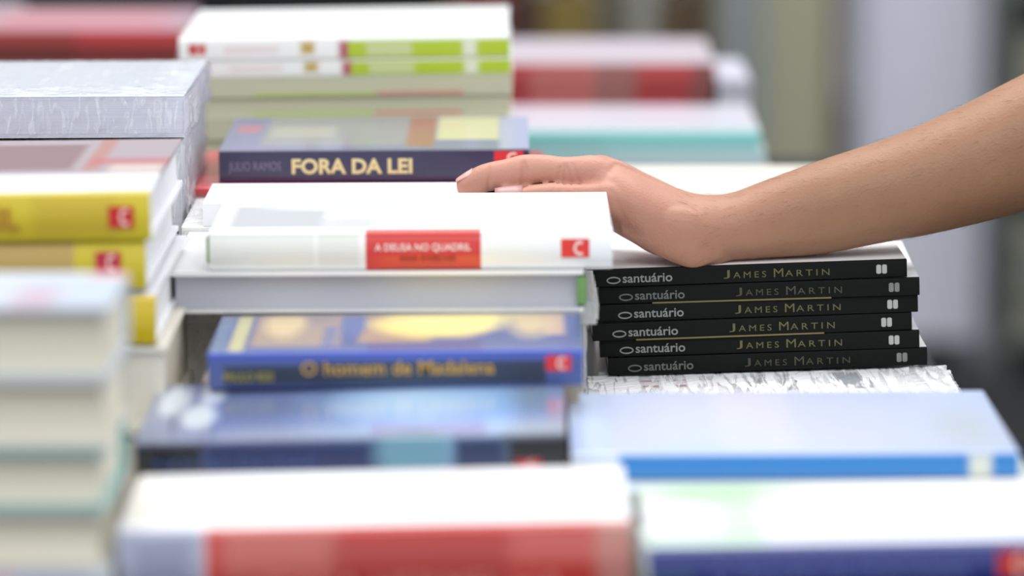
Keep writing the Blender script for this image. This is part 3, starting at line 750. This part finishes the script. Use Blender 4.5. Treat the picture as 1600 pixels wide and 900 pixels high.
# ------------------------------------------------------------------ THE ARM
def skin():
    m, nt, b = nt_new('skin'); L = nt.links.new
    tc = nt.nodes.new('ShaderNodeTexCoord')
    n = nt.nodes.new('ShaderNodeTexNoise'); n.inputs['Scale'].default_value = 22; n.inputs['Detail'].default_value = 5
    L(tc.outputs['Object'], n.inputs['Vector'])
    sx = nt.nodes.new('ShaderNodeSeparateXYZ'); L(tc.outputs['Object'], sx.inputs[0])
    mr = nt.nodes.new('ShaderNodeMapRange'); L(sx.outputs[0], mr.inputs['Value'])
    mr.inputs['From Min'].default_value = .05; mr.inputs['From Max'].default_value = .20
    c1 = nt.nodes.new('ShaderNodeMix'); c1.data_type = 'RGBA'; L(n.outputs['Fac'], c1.inputs[0])
    c1.inputs[6].default_value = rgb(178, 122, 104); c1.inputs[7].default_value = rgb(200, 148, 128)       # hand
    c2 = nt.nodes.new('ShaderNodeMix'); c2.data_type = 'RGBA'; L(n.outputs['Fac'], c2.inputs[0])
    c2.inputs[6].default_value = rgb(146, 104, 76); c2.inputs[7].default_value = rgb(164, 122, 92)       # forearm
    mx = nt.nodes.new('ShaderNodeMix'); mx.data_type = 'RGBA'; L(mr.outputs[0], mx.inputs[0]); L(c1.outputs[2], mx.inputs[6]); L(c2.outputs[2], mx.inputs[7])
    L(mx.outputs[2], b.inputs['Base Color'])
    b.inputs['Roughness'].default_value = .5; b.inputs['Specular IOR Level'].default_value = .4
    b.inputs['Subsurface Weight'].default_value = .12; b.inputs['Subsurface Radius'].default_value = (1, .3, .15); b.inputs['Subsurface Scale'].default_value = .006
    n2 = nt.nodes.new('ShaderNodeTexNoise'); n2.inputs['Scale'].default_value = 600; L(tc.outputs['Object'], n2.inputs['Vector'])
    n3 = nt.nodes.new('ShaderNodeTexVoronoi'); n3.inputs['Scale'].default_value = 500; L(tc.outputs['Object'], n3.inputs['Vector'])
    bp = nt.nodes.new('ShaderNodeBump'); bp.inputs['Strength'].default_value = .18; bp.inputs['Distance'].default_value = .0008
    ad = nt.nodes.new('ShaderNodeMath'); L(n2.outputs['Fac'], ad.inputs[0]); L(n3.outputs['Distance'], ad.inputs[1]); L(ad.outputs[0], bp.inputs['Height'])
    L(bp.outputs[0], b.inputs['Normal'])
    return m
SKIN = skin()

def loft(bm, st, n=28, expo=2.2):
    """st: (px, row_top, row_bottom, Y, halfwidth). vertical elliptical sections joined into a closed tube"""
    rings = []
    pts = []
    for (px, t, b_, Y, hw) in st:
        a = at(px, t, Y); c = at(px, b_, Y)
        pts.append(((a + c) / 2, (a.z - c.z) / 2, hw))
    # resample smoothly (catmull-rom)
    out = []
    for i in range(len(pts) - 1):
        p0 = pts[max(i-1, 0)]; p1 = pts[i]; p2 = pts[i+1]; p3 = pts[min(i+2, len(pts)-1)]
        for k in range(5):
            t = k / 5
            def cr(a, b, c, d): return 0.5 * ((2*b) + (c-a)*t + (2*a-5*b+4*c-d)*t*t + (3*b-a-3*c+d)*t*t*t)
            out.append((Vector([cr(p0[0][j], p1[0][j], p2[0][j], p3[0][j]) for j in range(3)]), max(.0005, cr(p0[1], p1[1], p2[1], p3[1])), max(.0005, cr(p0[2], p1[2], p2[2], p3[2]))))
    out.append(pts[-1])
    for (c, hh, hw) in out:
        ring = []
        for i in range(n):
            a = 2 * math.pi * i / n; ca, sa = math.cos(a), math.sin(a)
            e = 2 / expo
            ring.append(bm.verts.new((c.x, c.y + hw * math.copysign(abs(ca) ** e, ca), c.z + hh * math.copysign(abs(sa) ** e, sa))))
        rings.append(ring)
    for r0, r1 in zip(rings[:-1], rings[1:]):
        for i in range(n):
            j = (i + 1) % n; bm.faces.new((r0[i], r0[j], r1[j], r1[i]))
    bm.faces.new(rings[0][::-1]); bm.faces.new(rings[-1])

def ball(bm, px, row, Y, rx, ry, rz):
    p = at(px, row, Y)
    m = Matrix.Translation(p) @ Matrix.Diagonal((rx, ry, rz, 1))
    bmesh.ops.create_uvsphere(bm, u_segments=24, v_segments=16, radius=1, matrix=m)

bm = bmesh.new()
dY = .004
body = [(905, 252, 300, .042, .018), (920, 246, 322, .042, .024), (938, 243, 341, .042, .030), (960, 249, 361, .041, .0350), (990, 264, 378, .039, .0385), (1017, 278, 394, .038, .037),
        (1050, 292, 403, .037, .0335), (1080, 302, 408, .036, .030), (1100, 305, 408, .035, .0285), (1124, 305, 408, .035, .0278), (1150, 300, 406, .035, .0275), (1205, 279, 402, .036, .0285), (1283, 251, 396, .038, .032),
        (1380, 219, 377.5, .041, .037), (1440, 195, 367, .043, .040), (1509, 163, 352, .046, .0425), (1600, 116, 329, .050, .0445), (1680, 78, 306, .054, .045), (1740, 52, 285, .058, .042), (1775, 60, 262, .060, .036), (1795, 100, 225, .061, .022)]
loft(bm, body, 48, 2.15)
ring_f = [(713, 283, 292, .021, .0030), (717, 279, 304, .021, .0060), (726, 272, 307, .0215, .0078), (745, 260, 308, .022, .0088), (765, 253.5, 299, .023, .0092), (790, 248.5, 297, .024, .0092), (812, 242.5, 294, .025, .0096),
          (830, 241, 292, .0255, .0096), (855, 242, 287, .026, .0092), (880, 245, 290, .027, .0094), (905, 244, 294, .028, .0104), (925, 242.5, 300, .029, .0118), (950, 248, 315, .031, .0125), (1000, 274, 345, .034, .012), (1040, 300, 360, .036, .010)]
loft(bm, ring_f, 28, 2.2)
pinky = [(771, 299, 307, .0095, .0022), (776, 296, 311, .0100, .0045), (790, 292.5, 313, .0105, .0066), (808, 291, 315, .011, .0072), (830, 289, 317, .011, .0074), (860, 285.5, 318, .0115, .0080), (872, 285, 319, .012, .0080),
         (895, 287, 320, .013, .0076), (925, 286, 324, .014, .0082), (948, 282.5, 336, .0135, .0105), (975, 291, 352, .0150, .0120), (1010, 312, 376, .018, .0125), (1050, 335, 395, .021, .011), (1090, 345, 400, .024, .009)]
loft(bm, pinky, 26, 2.2)
middle = [(722, 284, 294, .041, .0030), (727, 280, 302, .041, .006), (740, 270, 304, .0415, .0082), (765, 259, 300, .042, .009), (790, 254, 295, .042, .0092), (818, 247, 289, .043, .0096), (850, 246, 288, .043, .0092), (890, 247, 292, .044, .0096), (922, 245, 298, .045, .011), (960, 254, 318, .046, .012), (1010, 285, 340, .046, .011)]
loft(bm, middle, 24)
index = [(748, 285, 293, .058, .0030), (753, 281, 301, .058, .006), (768, 272, 302, .0585, .008), (795, 262, 298, .059, .0088), (830, 253, 292, .059, .0094), (865, 251, 291, .060, .0092), (900, 252, 295, .060, .0096), (930, 252, 300, .060, .011), (965, 260, 322, .058, .012), (1015, 290, 350, .054, .012)]
loft(bm, index, 24)
thumb = [(884, 314, 322, .093, .003), (890, 307, 328, .093, .007), (905, 302, 332, .093, .0095), (930, 300, 336, .092, .0100), (955, 300, 338, .089, .0095), (985, 304, 348, .082, .0110), (1020, 316, 368, .068, .0140), (1060, 322, 390, .050, .0150)]
loft(bm, thumb, 24)
# knuckle and wrist bone
ball(bm, 921, 262, .031, .011, .009, .0085)
ball(bm, 950, 300, .0135, .011, .007, .0075)
# tendon from the big knuckle to the wrist, soft heel of the hand
loft(bm, [(915, 250, 270, .031, .003), (960, 247.5, 268, .031, .0038), (1010, 270, 292, .033, .0038), (1060, 294, 312, .035, .003)], 12)
loft(bm, [(970, 322, 368, .013, .005), (1010, 322, 390, .0115, .0085), (1050, 322, 410, .0112, .0105), (1082, 325, 420, .0120, .0115), (1108, 340, 416, .0160, .0105), (1140, 355, 408, .022, .008)], 20)
# upper arm, out of the frame
ua = []
bmu = bmesh.new()
me = bpy.data.meshes.new('forearm_raw')
# upper arm: tube from the elbow up to the sleeve
pa = at(1735, 165, .056); pb = pa + Vector((.17, .05, .20))
dirv = (pb - pa).normalized(); side = dirv.cross(Vector((0, 1, 0))).normalized(); oth = dirv.cross(side).normalized()
rings = []
for k in range(13):
    t = k / 12; c = pa.lerp(pb, t); rr = .040 + .007 * math.sin(math.pi * min(1, t * 1.1)) - (.006 if k == 0 else 0)
    rings.append([bm.verts.new(c + side * rr * math.cos(2*math.pi*i/32) + oth * rr * math.sin(2*math.pi*i/32)) for i in range(32)])
for r0, r1 in zip(rings[:-1], rings[1:]):
    for i in range(32): j = (i+1) % 32; bm.faces.new((r0[i], r0[j], r1[j], r1[i]))
bm.faces.new(rings[0][::-1]); bm.faces.new(rings[-1])
bmesh.ops.recalc_face_normals(bm, faces=bm.faces)
bm.to_mesh(me); bm.free(); bmu.free()
raw = bpy.data.objects.new('forearm_raw', me); C.objects.link(raw)
md = raw.modifiers.new('r', 'REMESH'); md.mode = 'VOXEL'; md.voxel_size = .00115; md.adaptivity = 0
ms = raw.modifiers.new('s', 'SMOOTH'); ms.factor = .6; ms.iterations = 13
dg = bpy.context.evaluated_depsgraph_get(); dg.update()
me2 = bpy.data.meshes.new_from_object(raw.evaluated_get(dg)); bpy.data.objects.remove(raw)
# skin folds at the joints
def fold(px, rtop, rbot, Y, depth, wid, lean=0.0, reach=.012):
    a = at(px + lean, rtop, Y); c = at(px, rbot, Y)
    return (a, c, depth, wid, reach)
folds = [fold(764, 262, 306, .013, .0010, .0011), fold(816, 256, 295, .014, .0015, .0015, 3), fold(822, 262, 290, .014, .0008, .0008, 2), fold(870, 262, 292, .015, .0010, .0010, 6), fold(881, 258, 292, .016, .0012, .0011, 3), fold(893, 262, 290, .017, .0008, .0009, -6),
         fold(905, 256, 285, .018, .0007, .0010, -10), fold(864, 287, 304, .004, .0006, .0009), fold(876, 287, 304, .004, .0005, .0008),
         fold(935, 262, 282, .019, .0012, .0022, 25), fold(975, 300, 345, .001, .0006, .002, -18)]
nrm = [v.normal.copy() for v in me2.vertices]
for v, nn in zip(me2.vertices, nrm):
    co = v.co
    if co.x > .16: continue
    for (a, c, dp, wd, rc) in folds:
        if abs(co.x - a.x) > .02 and abs(co.x - c.x) > .02: continue
        ab = c - a; t = max(0, min(1, (co - a).dot(ab) / ab.length_squared)); q = a + ab * t
        d2 = math.hypot(co.x - q.x, (co.z - q.z)); dy = abs(co.y - q.y)
        if d2 < wd * 3 and dy < rc:
            v.co = v.co - nn * dp * 1.15 * math.exp(-(d2 / wd) ** 2) * (1 - dy / rc)
for p_ in me2.polygons: p_.use_smooth = True
me2.materials.clear(); me2.materials.append(SKIN); me2.name = 'arm'
person = bpy.data.objects.new('person', me2); C.objects.link(person)
setp(person, 'bare forearm and hand reaching in from the right, fingertips on the white hardcover', 'person')

def nail(st_px, mat, name='fingernail', a0=25, a1=155, off=.0004):
    """curved plate on a finger: list of (px, top, bottom, Y, halfwidth)"""
    v = []; f = []; n = 10
    for s_, sgn in ((off, 0), (-.0003, 1)):
        for (px, t, b_, Y, hw) in st_px:
            a = at(px, t, Y); c = at(px, b_, Y); m = (a + c) / 2; hh = (a.z - c.z) / 2
            for i in range(n + 1):
                an = R(a0 + (a1 - a0) * i / n)
                v.append((m.x, m.y + (hw + s_) * math.cos(an), m.z + (hh + s_) * math.sin(an)))
    k = len(st_px); M = k * (n + 1)
    for g in range(2):
        for q in range(k - 1):
            for i in range(n): a = g*M + q*(n+1) + i; f.append((a, a+1, a+n+2, a+n+1))
    for q in range(k - 1):
        for i in (0, n): a = q*(n+1)+i; f.append((a, a+n+1, M+a+n+1, M+a))
    for i in range(n):
        for q in (0, k-1): a = q*(n+1)+i; f.append((a, a+1, M+a+1, M+a))
    o = mesh_obj(name, v, f, mat, person, True); return o
NM = plain((208, 156, 146), .4, .5, .1)
o = nail([(712, 281, 298, .0213, .0050), (717, 277, 302, .0215, .0064), (726, 271, 304, .0215, .0072), (738, 263.5, 306, .022, .0074)], NM, a0=50, a1=140); setp(o, label='pink fingernail')
o = nail([(773, 295, 306, .0100, .0050), (784, 293, 311, .0103, .0060), (800, 291.3, 313, .0108, .0068), (816, 290.2, 315, .011, .0070)], plain((196, 150, 146), .4, .5, .1), a0=60, a1=185); setp(o, label='pale little fingernail')
nail([(723, 281, 298, .041, .0052), (730, 276, 302, .0412, .007), (744, 267, 304, .0415, .0076)], NM)
nail([(749, 282, 298, .058, .0052), (757, 277, 301, .058, .007), (770, 270, 302, .0585, .0076)], NM)
# sleeve of the shirt, out of the frame
v = []; f = []; n = 32
pc = pb - dirv * .03; pdn = pb + dirv * .05
for (c, rr) in ((pc, .050), (pc, .053), (pb, .055), (pdn, .058), (pdn, .001)):
    for i in range(n): v.append(c + side * rr * math.cos(2*math.pi*i/n) + oth * rr * math.sin(2*math.pi*i/n))
for k in range(4):
    for i in range(n): j = (i+1) % n; f.append((k*n+i, k*n+j, (k+1)*n+j, (k+1)*n+i))
mesh_obj('shirt_sleeve', v, f, plain((70, 74, 84), .9), person, True)
# fine arm hair
hv = []; hf = []
rnd = random.Random(3)
me2.calc_loop_triangles()
cand = [p_ for p_ in me2.polygons if .11 < p_.center.x < .34 and p_.normal.y < .35]
for p_ in rnd.sample(cand, min(520, len(cand))):
    c = p_.center; nn = p_.normal
    d = (Vector((-0.8, rnd.uniform(-.3, .3), rnd.uniform(-.55, .1))) + nn * .35).normalized()
    d = (d - nn * d.dot(nn) * .75).normalized()
    w_ = .00005; L_ = rnd.uniform(.004, .009)
    s_ = d.cross(nn).normalized() * w_
    k = len(hv)
    for t in (0, .33, .66, 1):
        q = c + d * L_ * t + nn * (.0002 + .0006 * math.sin(t * 2.2))
        wv = s_ * (1 - t * .8)
        hv += [q - wv, q + wv, q + nn * wv.length * 1.6]
    for g in range(3):
        a = k + g * 3
        hf += [(a, a+1, a+4, a+3), (a+1, a+2, a+5, a+4), (a+2, a, a+3, a+5)]
ah = mesh_obj('arm_hair', hv, hf, plain((96, 66, 44), .5), person); setp(ah, label='fine short brown arm hair', kind='stuff')
